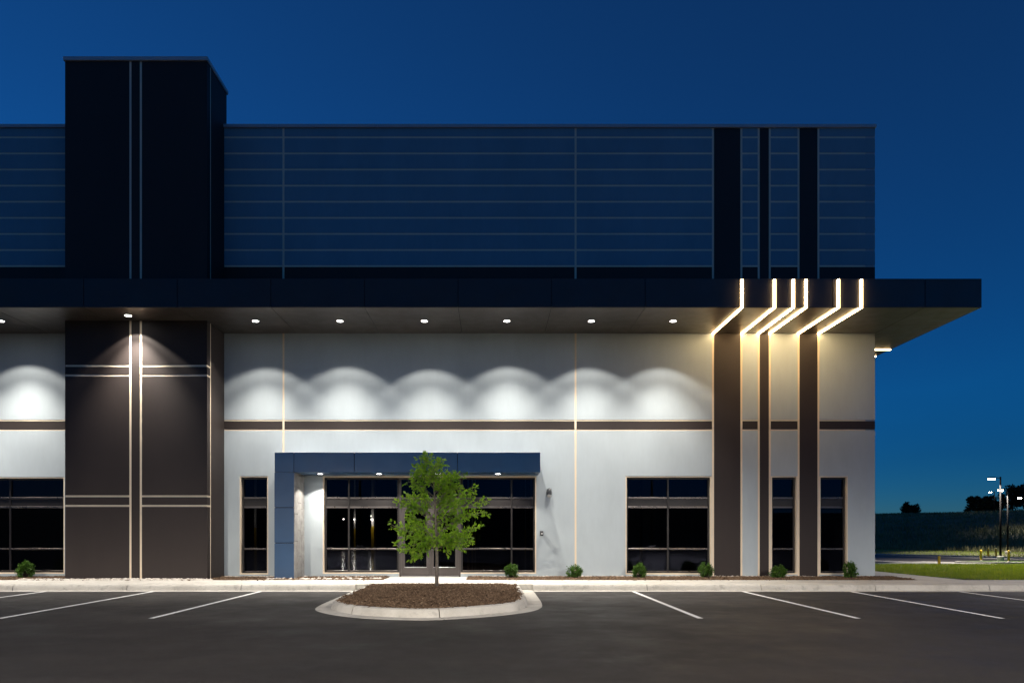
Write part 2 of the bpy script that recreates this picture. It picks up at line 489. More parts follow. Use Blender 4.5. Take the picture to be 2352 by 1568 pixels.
def chips(name, sampler, count, parent=None):
    V, Fc = [], []
    for _ in range(count):
        x, y, z = sampler()
        l, w = random.uniform(.025, .095), random.uniform(.008, .022)
        a, tilt = random.uniform(0, 2*math.pi), random.uniform(-.6, .6)
        ca, sa = math.cos(a), math.sin(a)
        b0 = len(V); dz = l*math.sin(tilt)
        V += [(x-ca*l, y-sa*l, z-dz), (x+ca*l, y+sa*l, z+dz), (x-sa*w, y+ca*w, z+.004), (x+sa*w, y-ca*w, z+.004), (x, y, z+.012+w*.5)]
        Fc += [(b0, b0+3, b0+4), (b0+3, b0+1, b0+4), (b0+1, b0+2, b0+4), (b0+2, b0, b0+4), (b0, b0+2, b0+1, b0+3)]
    return tag(mesh_obj(name, V, Fc, 'mulch_chip', parent), kind='stuff')
def isl():
    while True:
        x, y = random.uniform(-3.2, .7), 12 + 5.85*random.random()
        if inside((x, y), inner): return x, y, mound(x, y)
c = chips('mulch_chips', isl, 15000); tag(c, 'loose brown bark chips covering the kerbed tree island', 'mulch')

# ---- sidewalk, planting bed, apron
SW0, SW1, SZ = 17.88, 19.5, .152
sw = empty('sidewalk', (0, SW0, 0)); tag(sw, kind='structure')
x = -36.0
while x < 48:
    nx = x + 1.52
    if x < 11.2 and nx > 11.2 or x < 13.3 and nx > 13.3: pass
    box('paving_slab', x+.004, nx-.004, SW0+.003, SW1, -.05, SZ, 'concrete', sw, .004); x = nx
y = SW1
while y < 58:
    box('paving_slab', 12.15, 13.45, y+.008, y+1.5, -.08, SZ-.002, 'concrete', sw, .004); y += 1.508
box('door_apron', -3.1, -1.93, SW1+.008, 20.99, -.05, SZ, 'concrete', sw, .004)
box('door_apron', -1.92, -.75, SW1+.008, 20.99, -.05, SZ, 'concrete', sw, .004)
def bed_z(x, y): return .128 + .018*noise.noise(Vector((x*2, y*2, 5))) + .03*min(1, (y-SW1)*3)*min(1, max(0, 21.6-y))
def bed_sheet(x0, x1):
    nx = max(2, int((x1-x0)/.25)); ny = 8
    V = [(x0+(x1-x0)*i/nx, SW1+.005+(21.0-SW1)*j/ny, bed_z(x0+(x1-x0)*i/nx, SW1+(21.0-SW1)*j/ny)) for j in range(ny+1) for i in range(nx+1)]
    Fc = [(j*(nx+1)+i, j*(nx+1)+i+1, (j+1)*(nx+1)+i+1, (j+1)*(nx+1)+i) for j in range(ny) for i in range(nx)]
    tag(mesh_obj('planting_bed', V, Fc, 'mulch_soil', None, True), kind='structure')
bed_sheet(-36, -3.11); bed_sheet(-.745, 12.13)
def bedpt():
    while True:
        x, y = random.uniform(-16.5, 12.1), random.uniform(SW1+.03, 20.97)
        if -3.15 < x < -.7 or (-12.3 < x < -8.15 and y > 19.7): continue
        return x, y, bed_z(x, y)+.004
def spill():
    while True:
        if random.random() < .5:
            i = random.randrange(len(path)); q = path[i] + nrm[i]*random.uniform(.41, .48); return q.x, q.y, .156
        x = random.uniform(-16.5, 12); 
        if -3.2 < x < -.7: continue
        return x, SW1 - abs(random.gauss(0, .12)), SZ+.003
c = chips('spilled_chips', spill, 230); tag(c, 'stray bark chips spilled onto the kerb top and sidewalk edge', 'mulch')
c = chips('bed_mulch', bedpt, 22000); tag(c, 'loose brown bark chips in the bed along the wall', 'mulch')
# river pebbles along the wall foot
def pebbles(count, seedpts):
    V, Fc = [], []
    ico = bmesh.new(); bmesh.ops.create_icosphere(ico, subdivisions=1, radius=1)
    iv = [v.co.copy() for v in ico.verts]; fi = [tuple(v.index for v in f.verts) for f in ico.faces]; ico.free()
    for _ in range(count):
        x, y = seedpts()
        s = random.uniform(.022, .055); a = random.uniform(0, 6.28)
        sx, sy, sz = s*random.uniform(1, 1.5), s*random.uniform(.8, 1.1), s*random.uniform(.55, .8)
        b0 = len(V)
        for v in iv:
            px, py = v.x*sx, v.y*sy
            V.append((x+px*math.cos(a)-py*math.sin(a), y+px*math.sin(a)+py*math.cos(a), bed_z(x, y)+.012+v.z*sz))
        Fc += [tuple(b0+i for i in f) for f in fi]
    return tag(mesh_obj('river_pebbles', V, Fc, 'pebble', None, True), 'pale rounded river pebbles strewn along the foot of the wall', 'pebbles', kind='stuff')
def pebpt():
    r = random.random()
    if r < .45: return random.uniform(-13.6, -8.0), random.uniform(19.56, 19.72)
    if r < .62: return random.uniform(-8.1, -6.4), random.uniform(20.55, 20.95)
    if r < .74: return random.uniform(-6.5, -3.2), random.choice([random.uniform(19.65, 19.9), random.uniform(20.8, 20.96)])
    return random.uniform(-.6, 11.6), random.uniform(20.86, 20.96)
pebbles(1500, pebpt)

# ---- painted stall lines
def stall(x0, x1):
    w = .05
    o = mesh_obj('stall_line', [(x1-w, 11.9, .005), (x1+w, 11.9, .005), (x0+w, 17.4, .005), (x0-w, 17.4, .005)], [(0, 1, 2, 3)], 'line_paint')
    tag(o, kind='structure')
for a, b2 in ((-16.8, -16.8), (-14.07, -14.07), (-11.33, -11.35), (-8.60, -8.55), (-5.88, -5.92), (3.59, 3.62), (6.37, 6.36), (9.11, 8.86), (11.85, 11.6), (14.6, 14.4), (17.3, 17.1)):
    stall(a, b2)

# ---- lawn strip east of the building
lawn_poly = [(13.50, 60), (13.50, 21.2), (13.75, 20.2), (14.3, 19.66), (15.2, 19.54), (44, 19.54), (44, 60)]
def lawn_z(x, y):
    return max(terrain_z(x, y)+.012, terrain_z(x, y)) + .20*max(0, 1-max(0, y-28.5)/8) * (1 if x < 40 else max(0, 1-(x-40)/4))*min(1.0, (y-19.4)*2.0)*.95
lx = [13.45, 13.5, 14.0, 14.5] + span(15, 44, 30); ly = [19.54, 19.7, 20.0, 20.5] + span(21, 50, 30)
V, Fc, idx = [], [], {}
for j in range(len(ly)-1):
    for i in range(len(lx)-1):
        if not inside(((lx[i]+lx[i+1])/2, (ly[j]+ly[j+1])/2), lawn_poly): continue
        q = []
        for a, b2 in ((i, j), (i+1, j), (i+1, j+1), (i, j+1)):
            if (a, b2) not in idx:
                idx[a, b2] = len(V); V.append((lx[a], ly[b2], lawn_z(lx[a], ly[b2])))
            q.append(idx[a, b2])
        Fc.append(tuple(q))
tag(mesh_obj('lawn_ground', V, Fc, 'lawn', None, True), kind='structure')
V, Fc = [], []
cnt = 0
while cnt < 42000:
    x = random.uniform(13.4, 24.5); y = random.uniform(19.45, 31)
    if not inside((x, y), lawn_poly) or x/y > .86 or x/y < .5: continue
    cnt += 1
    h = random.uniform(.05, .12)*(1+.4*noise.noise(Vector((x*1.5, y*1.5, 3)))); w = random.uniform(.006, .012); a = random.uniform(0, 6.28)
    lx_, ly_ = random.uniform(-.05, .05), random.uniform(-.05, .05); z = lawn_z(x, y)-.005
    b0 = len(V)
    V += [(x-w*math.cos(a), y-w*math.sin(a), z), (x+w*math.cos(a), y+w*math.sin(a), z), (x+lx_, y+ly_, z+h)]
    Fc.append((b0, b0+1, b0+2))
tag(mesh_obj('lawn_grass', V, Fc, 'grass_blade', None), 'bright green mown grass strip beside the corner sidewalk', 'grass', kind='stuff')
# rough grass on the far hillside
V, Fc = [], []
cnt = 0
while cnt < 16000:
    y = random.uniform(70, 185); x = y*random.uniform(.53, .82)
    t = x*KN.x + y*KN.y - K0
    if t < 15: continue
    cnt += 1
    h = random.uniform(.35, 1.0)*(1.0 if t < 45 else .6); w = random.uniform(.05, .16); a = random.uniform(0, 3.14); z = terrain_z(x, y)-.03
    b0 = len(V)
    V += [(x-w*math.cos(a), y-w*math.sin(a), z), (x+w*math.cos(a), y+w*math.sin(a), z), (x+random.uniform(-.2, .2), y, z+h)]
    Fc.append((b0, b0+1, b0+2))
tag(mesh_obj('hillside_grass', V, Fc, 'wild_grass', None), 'tall rough unmown grass covering the dark hillside', 'grass', kind='stuff')
V, Fc = [], []
for _ in range(9000):
    y = random.uniform(66, 110); x = y*random.uniform(.53, .82); t = x*KN.x + y*KN.y - K0
    if not .3 < t < 17: continue
    h = random.uniform(.06, .16); w = random.uniform(.03, .06); z = terrain_z(x, y); b0 = len(V)
    V += [(x-w, y, z), (x+w, y, z), (x, y+.05, z+h)]; Fc.append((b0, b0+1, b0+2))
tag(mesh_obj('verge_grass', V, Fc, 'grass_blade', None), 'mown green verge between the lower road and the hillside', 'grass', kind='stuff')

# ------------------------------------------------------------------ the building
WY = 21.0                     # front of the wall panels
ZT = 13.87
B = empty('commercial_building', (0, WY, 0))
tag(B, 'modern office warehouse with pale grey and dark brown panels and a deep flat canopy', 'building')
# openings: x0, x1, z0, z1 as seen in the panel face
WIN = {'far': (-16.6, -13.09, .24, 3.20), 'slot': (-7.73, -6.85, .22, 3.23), 'corner': (4.09, 6.735, .22, 3.23),
       'pier': (8.545, 9.36, .22, 3.23), 'end': (10.03, 10.90, .22, 3.23)}
STORE = (-5.187, 1.36, .24, 3.227)
DOOR = (-2.853, -.96, .13, 3.227)
holes = list(WIN.values()) + [STORE, DOOR]
T = .036
core_holes = [(a+T, b2-T, c+T, d-T) for a, b2, c, d in list(WIN.values())+[STORE]] + [(DOOR[0]+.0, DOOR[1]-.0, DOOR[2], 3.18)]
wall = grid_slab('wall', [-34, 11.44], [0, ZT], core_holes, WY+.008, WY+.24, 'cream', B)
HW = .032
def panel(x0, x1, z0, z1, mat):
    hs = [h for h in holes if h[0] < x1 and h[1] > x0 and h[2] < z1 and h[3] > z0]
    o = grid_slab('wall_panel', [x0, x1], [z0, z1], hs, WY, WY+.0075, mat, wall)
    return o
cols = [(-34, -26.2, 'g'), (-26.2, -18.4, 'g'), (-18.4, -12.2, 'g'), (-8.3, -6.387, 'g'), (-6.387, 2.56, 'g'), (2.56, 6.77, 'g'),
        (6.77, 7.64, 'd'), (7.64, 8.17, 'g'), (8.17, 8.51, 'd'), (8.51, 9.39, 'g'), (9.39, 10.0, 'd'), (10.0, 11.73+HW, 'g')]
ups = [9.653 + .4922*k for k in range(9)]
for x0, x1, k in cols:
    a, b2 = x0+HW, x1-HW
    if k == 'd':
        panel(a, b2, .0, 7.9, 'brown'); panel(a, b2, 7.905, ZT, 'brown'); continue
    panel(a, b2, .0, 4.64-.022, 'wall_grey')
    panel(a, b2, 4.64+.022, 4.933-.022, 'brown')
    panel(a, b2, 4.933+.022, 7.9, 'wall_grey')
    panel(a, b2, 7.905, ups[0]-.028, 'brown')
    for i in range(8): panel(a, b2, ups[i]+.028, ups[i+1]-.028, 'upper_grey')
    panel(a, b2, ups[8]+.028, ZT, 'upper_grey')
# coping
x = -34
while x < 11.7:
    nx = min(x+3.05, 11.78)
    if not (x > -12.2 and nx < -8.3): box('coping', x+.004, nx-.002, WY-.06, WY+.30, ZT+.001, ZT+.10, 'coping', B, .006)
    x = nx
# side, back, roof
box('side_wall', 11.445, 11.73, WY+.023, 90, 0, ZT, 'wall_grey', B)
box('side_wall', -34.3, -34.01, WY+.023, 90, 0, ZT, 'wall_grey', B)
box('back_wall', -34.3, 11.73, 90.01, 90.3, 0, ZT, 'inside_wall', B)
box('roof', -34.0, 11.44, WY+.25, 90, ZT-.9, ZT-.6, 'inside_wall', B)
box('interior_floor', -34.0, 11.44, WY+.245, 90, .05, .14, 'inside_floor', B)

# ---- tower
TX0, TX1, TY, TZ = -12.29, -8.2, 19.74, 15.05
tower = box('tower', TX0+.0085, TX1-.0085, TY+.008, 21.2, 0, TZ, 'cream', B)
def tpanel(x0, x1, z0, z1): box('tower_panel', x0, x1, TY, TY+.0075, z0, z1, 'brown', tower)
tx = [TX0, -10.41, -10.11, TX1+HW]
hz = [0, 2.27, 2.546, 6.02, 6.295, 7.9]
for i in range(3):
    a = tx[i] + (HW if i else 0); b2 = tx[i+1]-HW
    if i == 1: tpanel(a, b2, 0, 7.9)
    else:
        for k in range(5): tpanel(a, b2, hz[k]+(.028 if k else 0), hz[k+1]-(.028 if k < 4 else 0))
    tpanel(a, b2, 7.905, TZ)
for k in range(5):
    box('tower_panel', TX1-.008, TX1, TY+.008, 19.99-HW, hz[k]+(.028 if k else 0), hz[k+1]-(.028 if k < 4 else 0), 'brown', tower)
box('tower_panel', TX1-.008, TX1, TY+.008, 19.99-HW, 7.905, TZ, 'brown', tower)
box('tower_panel', TX1-.008, TX1, 19.99+HW, 21.19, 0, 7.9, 'brown', tower)
box('tower_panel', TX1-.008, TX1, 19.99+HW, 21.19, 7.905, TZ, 'brown', tower)
box('tower_panel', TX0, TX0+.008, TY+.008, 21.19, 0, TZ, 'brown', tower)
box('tower_coping', TX0-.03, (TX0+TX1)/2-.003, TY-.05, 21.26, TZ+.001, TZ+.115, 'coping', tower, .006)
box('tower_coping', (TX0+TX1)/2, TX1+.03, TY-.05, 21.26, TZ+.001, TZ+.115, 'coping', tower, .006)

# ---- canopy
CY0, CZ0, CZ1, CXR, CYB = 18.57, 7.589, 8.367, 13.27, 25.2
cb = [(-34, CY0+.03), (CXR-.03, CY0+.03), (CXR-.03, CYB), (11.74, CYB), (11.74, WY-.001), (-34, WY-.001)]
V = [(x, y, CZ0+.03) for x, y in cb] + [(x, y, CZ1-.02) for x, y in cb]
Fc = [tuple(range(6))[::-1], tuple(range(6, 12))] + [(i, (i+1) % 6, (i+1) % 6+6, i+6) for i in range(6)]
canopy = mesh_obj('canopy', V, Fc, 'joint_black', B)
jx = [-.92 + 2.535*k for k in range(-13, 5)] + [11.73, CXR]
jx = [j for j in jx if j < 11.0] + [11.73, CXR]
J = .009
for a, b2 in zip(jx[:-1], jx[1:]):
    box('fascia_panel', a+J, b2-J, CY0, CY0+.028, CZ0, CZ1, 'fascia', canopy, .003)
for a, b2 in ((CY0+.03, 20.16), (20.16, 22.6), (22.6, CYB)):
    box('fascia_panel', CXR-.028, CXR, a+J, b2-J, CZ0, CZ1, 'fascia', canopy, .003)
for a, b2 in zip(jx[:-1], jx[1:]):
    box('soffit_panel', a+J, b2-J, CY0+.032, CY0+.13, CZ0-.001, CZ0+.028, 'soffit', canopy, .002)
    for p, q in ((CY0+.135, 20.16), (20.16, 20.995 if b2 < 11.8 else WY)):
        box('soffit_panel', a+J, b2-J, p+.004, q-.002, CZ0+.003, CZ0+.028, 'soffit', canopy, .002)
for p, q in ((WY, 23.1), (23.1, CYB)):
    box('soffit_panel', 11.735+J, CXR-.03-J, p+.004, q-.002, CZ0+.003, CZ0+.028, 'soffit', canopy, .002)
# warm light strips: down the fascia, then back under the soffit to the wall
for sx in (6.765, 7.645, 8.155, 8.495, 9.375, 9.995):
    w = .028
    V = []
    yb = WY-.004
    prof = [(CY0-.03, CZ1-.03), (CY0-.03, CZ0-.022), (yb, CZ0-.022), (yb, CZ0+.001), (CY0-.0005, CZ0+.001), (CY0-.0005, CZ1-.03)]
    V = [(sx-w, y, z) for y, z in prof] + [(sx+w, y, z) for y, z in prof]
    Fc = [(i, (i+1) % 6, (i+1) % 6+6, i+6) for i in range(6)] + [(0, 5, 4, 1), (1, 4, 3, 2), (6, 7, 10, 11), (7, 8, 9, 10)]
    mesh_obj('light_strip', V, Fc, 'strip_warm', canopy)
for sy in (22.85, 23.72):
    box('light_strip', 11.735, CXR+.01, sy-.026, sy+.026, CZ0-.012, CZ0+.0025, 'strip_warm', canopy)

# ---- recessed downlights
def downlight(x, y, z, wide, core, r=.085, host=B, a_wide=105, a_core=83):
    jr = random.Random(int(x*100)); k_ = jr.uniform(.9, 1.1); aim = (R(jr.uniform(-2, 2)), R(jr.uniform(-2.2, 2.2)), 0); a_wide += jr.uniform(-1.2, 1.2)
    V, Fc = disc_ring((x, y, z), [(r+.022, .01), (r+.022, -.006), (r, -.010), (r, .004)], 24)
    d = mesh_obj('downlight', V, Fc, 'white_plastic', host)
    V, Fc = disc_ring((x, y, z), [(r-.001, -.002), (r-.001, -.0075)], 24)
    mesh_obj('lens', V, Fc, 'lens_white', d)
    lamp('SPOT', 'downlight_wide_beam', (x, y, z-.02), wide*k_, (1, .925, .83), d, aim, size=R(a_wide), blend=.24, radius=.016)
    lamp('SPOT', 'downlight_core_beam', (x, y, z-.02), core*k_, (1, .925, .83), d, aim, size=R(a_core), blend=1.0, radius=.02)
for x in (-14.15, -16.6, -6.81, -4.38, -1.95, .43, 2.86, 5.22):
    downlight(x, 19.76, CZ0+.003, P_SOFFIT_WIDE, P_SOFFIT_CORE)
downlight(-10.22, 19.26, CZ0+.003, P_SOFFIT_WIDE, P_SOFFIT_CORE)

# ---- entrance portal (blue panels)
PX0, PX1, PXI, PY, PZ0, PZ1 = -6.32, 1.404, -5.755, 19.92, 3.253, 3.83
V = []
pb = [(PX0+.02, .02), (PX0+.02, PZ1-.02), (PX1-.02, PZ1-.02), (PX1-.02, PZ0+.02), (PXI-.02, PZ0+.02), (PXI-.02, .02)]
V = [(x, PY+.02, z) for x, z in pb] + [(x, WY-.001, z) for x, z in pb]
Fc = [(0, 1, 4, 5), (1, 2, 3, 4), (11, 10, 7, 6), (10, 9, 8, 7)] + [((i+1) % 6, i, i+6, (i+1) % 6+6) for i in range(6)]
portal = mesh_obj('entrance_portal', V, Fc, 'joint_black', B)
for a, b2 in ((PX0, PXI), (PXI, -4.0), (-4.0, -1.0), (-1.0, PX1)):
    box('portal_panel', a+.009, b2-.009, PY, PY+.019, PZ0, PZ1, 'portal_blue', portal, .003)
for a, b2 in ((0.03, 1.20), (1.20, 2.226), (2.226, PZ0)):
    box('portal_panel', PX0, PXI, PY, PY+.019, a+.009, b2-.009, 'portal_blue', portal, .003)
    box('portal_panel', PX0, PX0+.019, PY+.021, WY-.003, a+.006, b2-.006, 'portal_blue', portal, .003)
box('portal_panel', PX0, PX0+.019, PY+.021, WY-.003, PZ0, PZ1, 'portal_blue', portal, .003)
box('portal_panel', PX1-.019, PX1, PY+.021, WY-.003, PZ0, PZ1, 'portal_blue', portal, .003)
for a, b2 in ((PX0, -4.0), (-4.0, -1.0), (-1.0, PX1)):
    box('portal_panel', a+.004, b2-.004, PY+.003, WY-.003, PZ1-.019, PZ1+.004, 'coping', portal, .003)
for a, b2 in ((PXI, -4.0), (-4.0, -1.0), (-1.0, PX1)):
    box('portal_soffit', a+.006, b2-.022, PY+.022, WY-.003, PZ0+.001, PZ0+.019, 'portal_blue', portal, .003)
ty = [PY+.004, 20.28, 20.64, WY-.003]
for i in range(3):
    z = .03; k = 0
    while z < PZ0-.02:
        h = [.42, .75, .58][i] if k == 0 else .80
        z1 = min(z+h, PZ0-.004)
        dx = random.uniform(0, .006)
        box('tile', PXI-.0195, PXI+.012+dx, ty[i]+.003, ty[i+1]-.003, z+.003, z1-.003, 'tile', portal, .003)
        z = z1; k += 1
for x in (-5.12, -3.37, -1.62, .18):
    downlight(x, 20.46, PZ0+.001, P_PORTAL_WIDE, P_PORTAL_CORE, .075, portal, 112, 90)

# ---- windows
GY = WY+.16
FD = .11
def frame_ring(name, x0, x1, z0, z1, w, parent, mat='frame_bronze', y0=GY-.05, y1=GY+.06):
    return grid_slab(name, [x0, x1], [z0, z1], [(x0+w, x1-w, z0+w, z1-w)], y0, y1, mat, parent)
ZA, ZB, ZC = 2.565, 2.28, 1.0     # transom bars and lower rail
def window(x0, x1, z0, z1, muls, name='window', sill=True, rows=True):
    w = .055
    win = frame_ring(name, x0, x1, z0, z1, w, B)
    edges = [x0+w] + [v for mm in muls for v in (mm-.026, mm+.026)] + [x1-w]
    for mm in muls: box('mullion', mm-.026, mm+.026, GY-.045, GY+.055, z0+w+.001, z1-w-.001, 'frame_bronze', win, .003)
    rws = [(z0+w, ZC-.028), (ZC+.028, ZB-.03), (ZA+.03, z1-w)] if rows else [(z0+w, z1-w)]
    for i in range(0, len(edges), 2):
        a, b2 = edges[i]+.001, edges[i+1]-.001
        if rows:
            for zc, hh in ((ZC, .027), (ZB, .029), (ZA, .029)):
                box('rail', a, b2, GY-.055, GY+.05, zc-hh, zc+hh, 'rail_bronze_highlight', win, .008)
            box('transom_panel', a, b2, GY-.02, GY+.02, ZB+.03, ZA-.03, 'frame_bronze', win)
            if sill: box('rail', a, b2, GY-.065, GY-.051, z0+w-.012, z0+w+.012, 'rail_bronze_highlight', win, .003)
        for c, d in rws: box('pane', a-.004, b2+.004, GY, GY+.008, c-.004, d+.004, 'glass', win)
    return win
def opening(k): 
    a, b2, c, d = k
    return a+T+.001, b2-T-.001, c+T+.001, d-T-.001
window(*opening(WIN['far']), [-14.84])
window(*opening(WIN['slot']), [])
window(*opening(WIN['corner']), [5.42])
window(*opening(WIN['pier']), [])
window(*opening(WIN['end']), [])
sx0, sx1, sz0, sz1 = opening(STORE)
window(sx0, DOOR[0]-.001, sz0, sz1, [-4.41])
window(DOOR[1]+.001, sx1, sz0, sz1, [.605])
# door surround with its transom light, then two leaves
ds = frame_ring('door_frame', DOOR[0], DOOR[1], .135, sz1, .06, B, 'door_bronze')
for zc in (ZB, ZA): box('rail', DOOR[0]+.061, DOOR[1]-.061, GY-.055, GY+.05, zc-.03, zc+.03, 'rail_bronze_highlight', ds, .008)
box('transom_panel', DOOR[0]+.061, DOOR[1]-.061, GY-.02, GY+.02, ZB+.031, ZA-.031, 'frame_bronze', ds)
box('pane', DOOR[0]+.058, DOOR[1]-.058, GY, GY+.008, ZA+.028, sz1-.058, 'glass', ds)
mid = (DOOR[0]+DOOR[1])/2
for a, b2, s in ((DOOR[0]+.062, mid-.004, 1), (mid+.004, DOOR[1]-.062, -1)):
    dl = grid_slab('door', [a, b2], [.20, ZB-.032], [(a+.11, b2-.11, .44, ZB-.15)], GY-.045, GY+.01, 'door_bronze', B)
    box('pane', a+.105, b2-.105, GY-.02, GY-.012, .435, ZB-.145, 'glass', dl)
    hx = b2-.055 if s > 0 else a+.055
    V, Fc = tube_data([(hx, GY-.046, .98), (hx, GY-.10, .98), (hx, GY-.10, 1.28), (hx, GY-.046, 1.28)], [.012]*4, 8)
    mesh_obj('handle', V, Fc, 'steel', dl, True)
    xa, xb = sorted((hx, hx-s*.30))
    V, Fc = tube_data([(xa, GY-.085, 1.06), (xb, GY-.085, 1.06)], [.013]*2, 8)
    mesh_obj('push_bar', V, Fc, 'steel', dl, True)
    box('kick_rail', a+.10, b2-.10, GY-.058, GY-.046, .425, .445, 'steel', dl, .003)
box('threshold', DOOR[0]+.062, DOOR[1]-.062, GY-.07, GY+.05, .15, .172, 'steel', B)
# columns in the dim hall, with painted guards and a few lit lamps
for ix, x in enumerate((-26, -20, -14, -8, -2, 4, 10)):
    for iy, y in enumerate((46, 58, 70, 82)):
        c_ = box('column', x-.08, x+.08, y-.08, y+.08, 1.95, 12.9, 'white_plastic', B)
        box('column_guard', x-.09, x+.09, y-.09, y+.09, .14, 1.95, 'yellow_paint', c_)
for x, y, z in ((-8, 45.7, 2.4), (-11.6, 66, 3.15), (-14, 69.7, 2.9), (-15.8, 73, 3.0), (-21.3, 57.7, 2.9)):
    V, Fc = disc_ring((x, y, z), [(.03, -.07), (.07, -.05), (.08, .02), (.03, .05)], 12)
    l_ = mesh_obj('hall_lamp', V, Fc, 'lens_inside', B, True)
    lamp('POINT', 'hall_lamp_glow', (x, y-.25, z-.15), 24, (1, .88, .7), l_, radius=.1)

# ------------------------------------------------------------------ things on the wall
s = empty('wall_light', (1.75, WY, 2.60)); tag(s, 'grey dome-shaped wall light beside the entrance portal', 'wall light')
V, Fc = [], []
nseg = 14
prof = []
for i in range(nseg+1):
    t = i/nseg
    prof.append((t, math.sin(math.pi*min(1, t*.5+.5))**.5 if t > .0 else 1))
rows_ = 10; segs = 14
for i in range(rows_+1):
    t = i/rows_
    z = .10 + .17*math.sin(t*math.pi/2)
    r_ = math.cos(t*math.pi/2)*.085 + .001
    for j in range(segs+1):
        a = math.pi*j/segs
        V.append((1.75 + r_*math.cos(a), WY-.002 - (r_*1.25)*math.sin(a), 2.60+z))
for i in range(rows_):
    for j in range(segs):
        k = i*(segs+1)+j
        Fc.append((k, k+1, k+segs+2, k+segs+1))
n0 = len(V)
for j in range(segs+1):
    a = math.pi*j/segs
    V.append((1.75+.078*math.cos(a), WY-.002-.095*math.sin(a), 2.60+.055))
for j in range(segs): Fc.append((j+1, j, n0+j, n0+j+1))
Fc.append(tuple(n0+j for j in range(segs+1)))
mesh_obj('housing', V, Fc, 'sconce_grey', s, True)
V, Fc = [], []
for i in range(6):
    t = i/5
    for j in range(segs+1):
        a = math.pi*j/segs; r_ = math.cos(t*math.pi/2)*.072+.001
        V.append((1.75+r_*math.cos(a), WY-.003-r_*1.15*math.sin(a), 2.655-.075*math.sin(t*math.pi/2)))
for i in range(5):
    for j in range(segs):
        k = i*(segs+1)+j; Fc.append((k, k+segs+1, k+segs+2, k+1))
mesh_obj('diffuser', V, Fc, 'white_plastic', s, True)
box('back_plate', 1.68, 1.82, WY-.012, WY-.0005, 2.62, 2.84, 'sconce_grey', s, .004)
s = empty('card_reader', (1.53, WY, 1.40)); tag(s, 'small black card reader box on the wall right of the storefront', 'card reader')
box('back_plate', 1.47, 1.57, WY-.02, WY-.0005, 1.41, 1.55, 'device_black', s, .004)
box('reader_body', 1.478, 1.562, WY-.14, WY-.02, 1.43, 1.53, 'device_black', s, .012)
box('keypad', 1.495, 1.545, WY-.146, WY-.1395, 1.445, 1.49, 'white_plastic', s, .002)

# ------------------------------------------------------------------ planting
def leaf_shape(kind):
    if kind == 'oak':      # lobed leaf, length 1 along x
        half = [(0, .02), (.16, .05), (.24, .22), (.34, .10), (.46, .10), (.56, .30), (.64, .11), (.74, .10), (.80, .20), (1.0, .0)]
    else:
        half = [(0, .0), (.25, .20), (.6, .26), (.85, .15), (1.0, 0)]
    return half
def add_leaf(V, Fc, p, d, up, L, half):
    d = d.normalized(); s = d.cross(up)
    if s.length < 1e-4: s = Vector((1, 0, 0))
    s.normalize(); n_ = s.cross(d)
    b0 = len(V); m_ = len(half)
    for t, w in half: V.append(tuple(p + d*(t*L) + s*(w*L) + n_*(w*L*.25 - t*t*L*.12)))
    for t, w in half: V.append(tuple(p + d*(t*L) - s*(w*L) + n_*(w*L*.25 - t*t*L*.12)))
    for t, w in half: V.append(tuple(p + d*(t*L) - n_*(t*t*L*.12)))
    for i in range(m_-1):
        Fc.append((b0+2*m_+i, b0+2*m_+i+1, b0+i+1, b0+i))
        Fc.append((b0+m_+i, b0+m_+i+1, b0+2*m_+i+1, b0+2*m_+i))
def rv(s=1.0): return Vector((random.gauss(0, s), random.gauss(0, s), random.gauss(0, s)))
# young oak on the island
TB = Vector((-1.31, 16.25, .20))
def zt(u, v, y=16.25):
    px, py = (930+.22314*u)/1.063, (1090+.2232*v)/1.063
    return Vector(((px-1130)*y/F, y, EYE+(1224-py)*y/F))
trunk_pts = [TB, zt(612, 1300), zt(612, 1050), zt(600, 800), zt(592, 560), zt(572, 380), zt(545, 230), zt(510, 110)]
trunk_pts = [Vector((p.x, 16.25+.03*math.sin(i*1.3), p.z)) for i, p in enumerate(trunk_pts)]
V, Fc = tube_data(trunk_pts, [.047, .037, .033, .027, .021, .015, .010, .005], 10)
oak = empty('young_oak_tree', TB); tag(oak, 'slender young oak with bright green leaves in the kerbed island', 'tree')
mesh_obj('trunk', V, Fc, 'bark', oak, True)
tips = [(470, 60), (655, 100), (420, 180), (395, 270), (645, 230), (560, 150), (735, 275), (845, 310), (310, 365), (430, 430), (860, 450), (990, 505), (320, 545),
        (1120, 590), (1090, 715), (225, 615), (940, 770), (115, 855), (250, 965), (1030, 890), (980, 985), (925, 1040), (215, 1110), (365, 1205), (870, 1105),
        (745, 1105), (480, 1095), (400, 1000), (760, 620), (470, 560), (790, 860), (300, 760), (360, 860), (680, 960), (560, 900), (700, 400), (540, 300), (640, 740), (820, 960), (520, 1010),
        (700, 520), (840, 700), (430, 690), (330, 640), (880, 600), (600, 1060), (480, 240), (610, 330), (760, 500), (440, 900), (610, 620), (690, 1050), (850, 1000), (270, 870)]
def on_trunk(z):
    for a, b2 in zip(trunk_pts[:-1], trunk_pts[1:]):
        if a.z <= z <= b2.z: return a + (b2-a)*((z-a.z)/(b2.z-a.z))
    return trunk_pts[-1].copy()
bV, bF, lV, lF = [], [], [], []
oakh = leaf_shape('oak')
def leaves_on(path_, start, dens, L):
    tot = 0
    for a, b2 in zip(path_[:-1], path_[1:]):
        seg = b2-a; ln = seg.length
        for _ in range(max(1, int(ln*dens))):
            p = a + seg*random.random()
            d = (seg.normalized()*.9 + rv(.65) + Vector((0, 0, -.15)))
            add_leaf(lV, lF, p + rv(.012), d, Vector((0, -.65, .75)) + rv(.6), L*random.uniform(.7, 1.2), oakh)
random.seed(11)
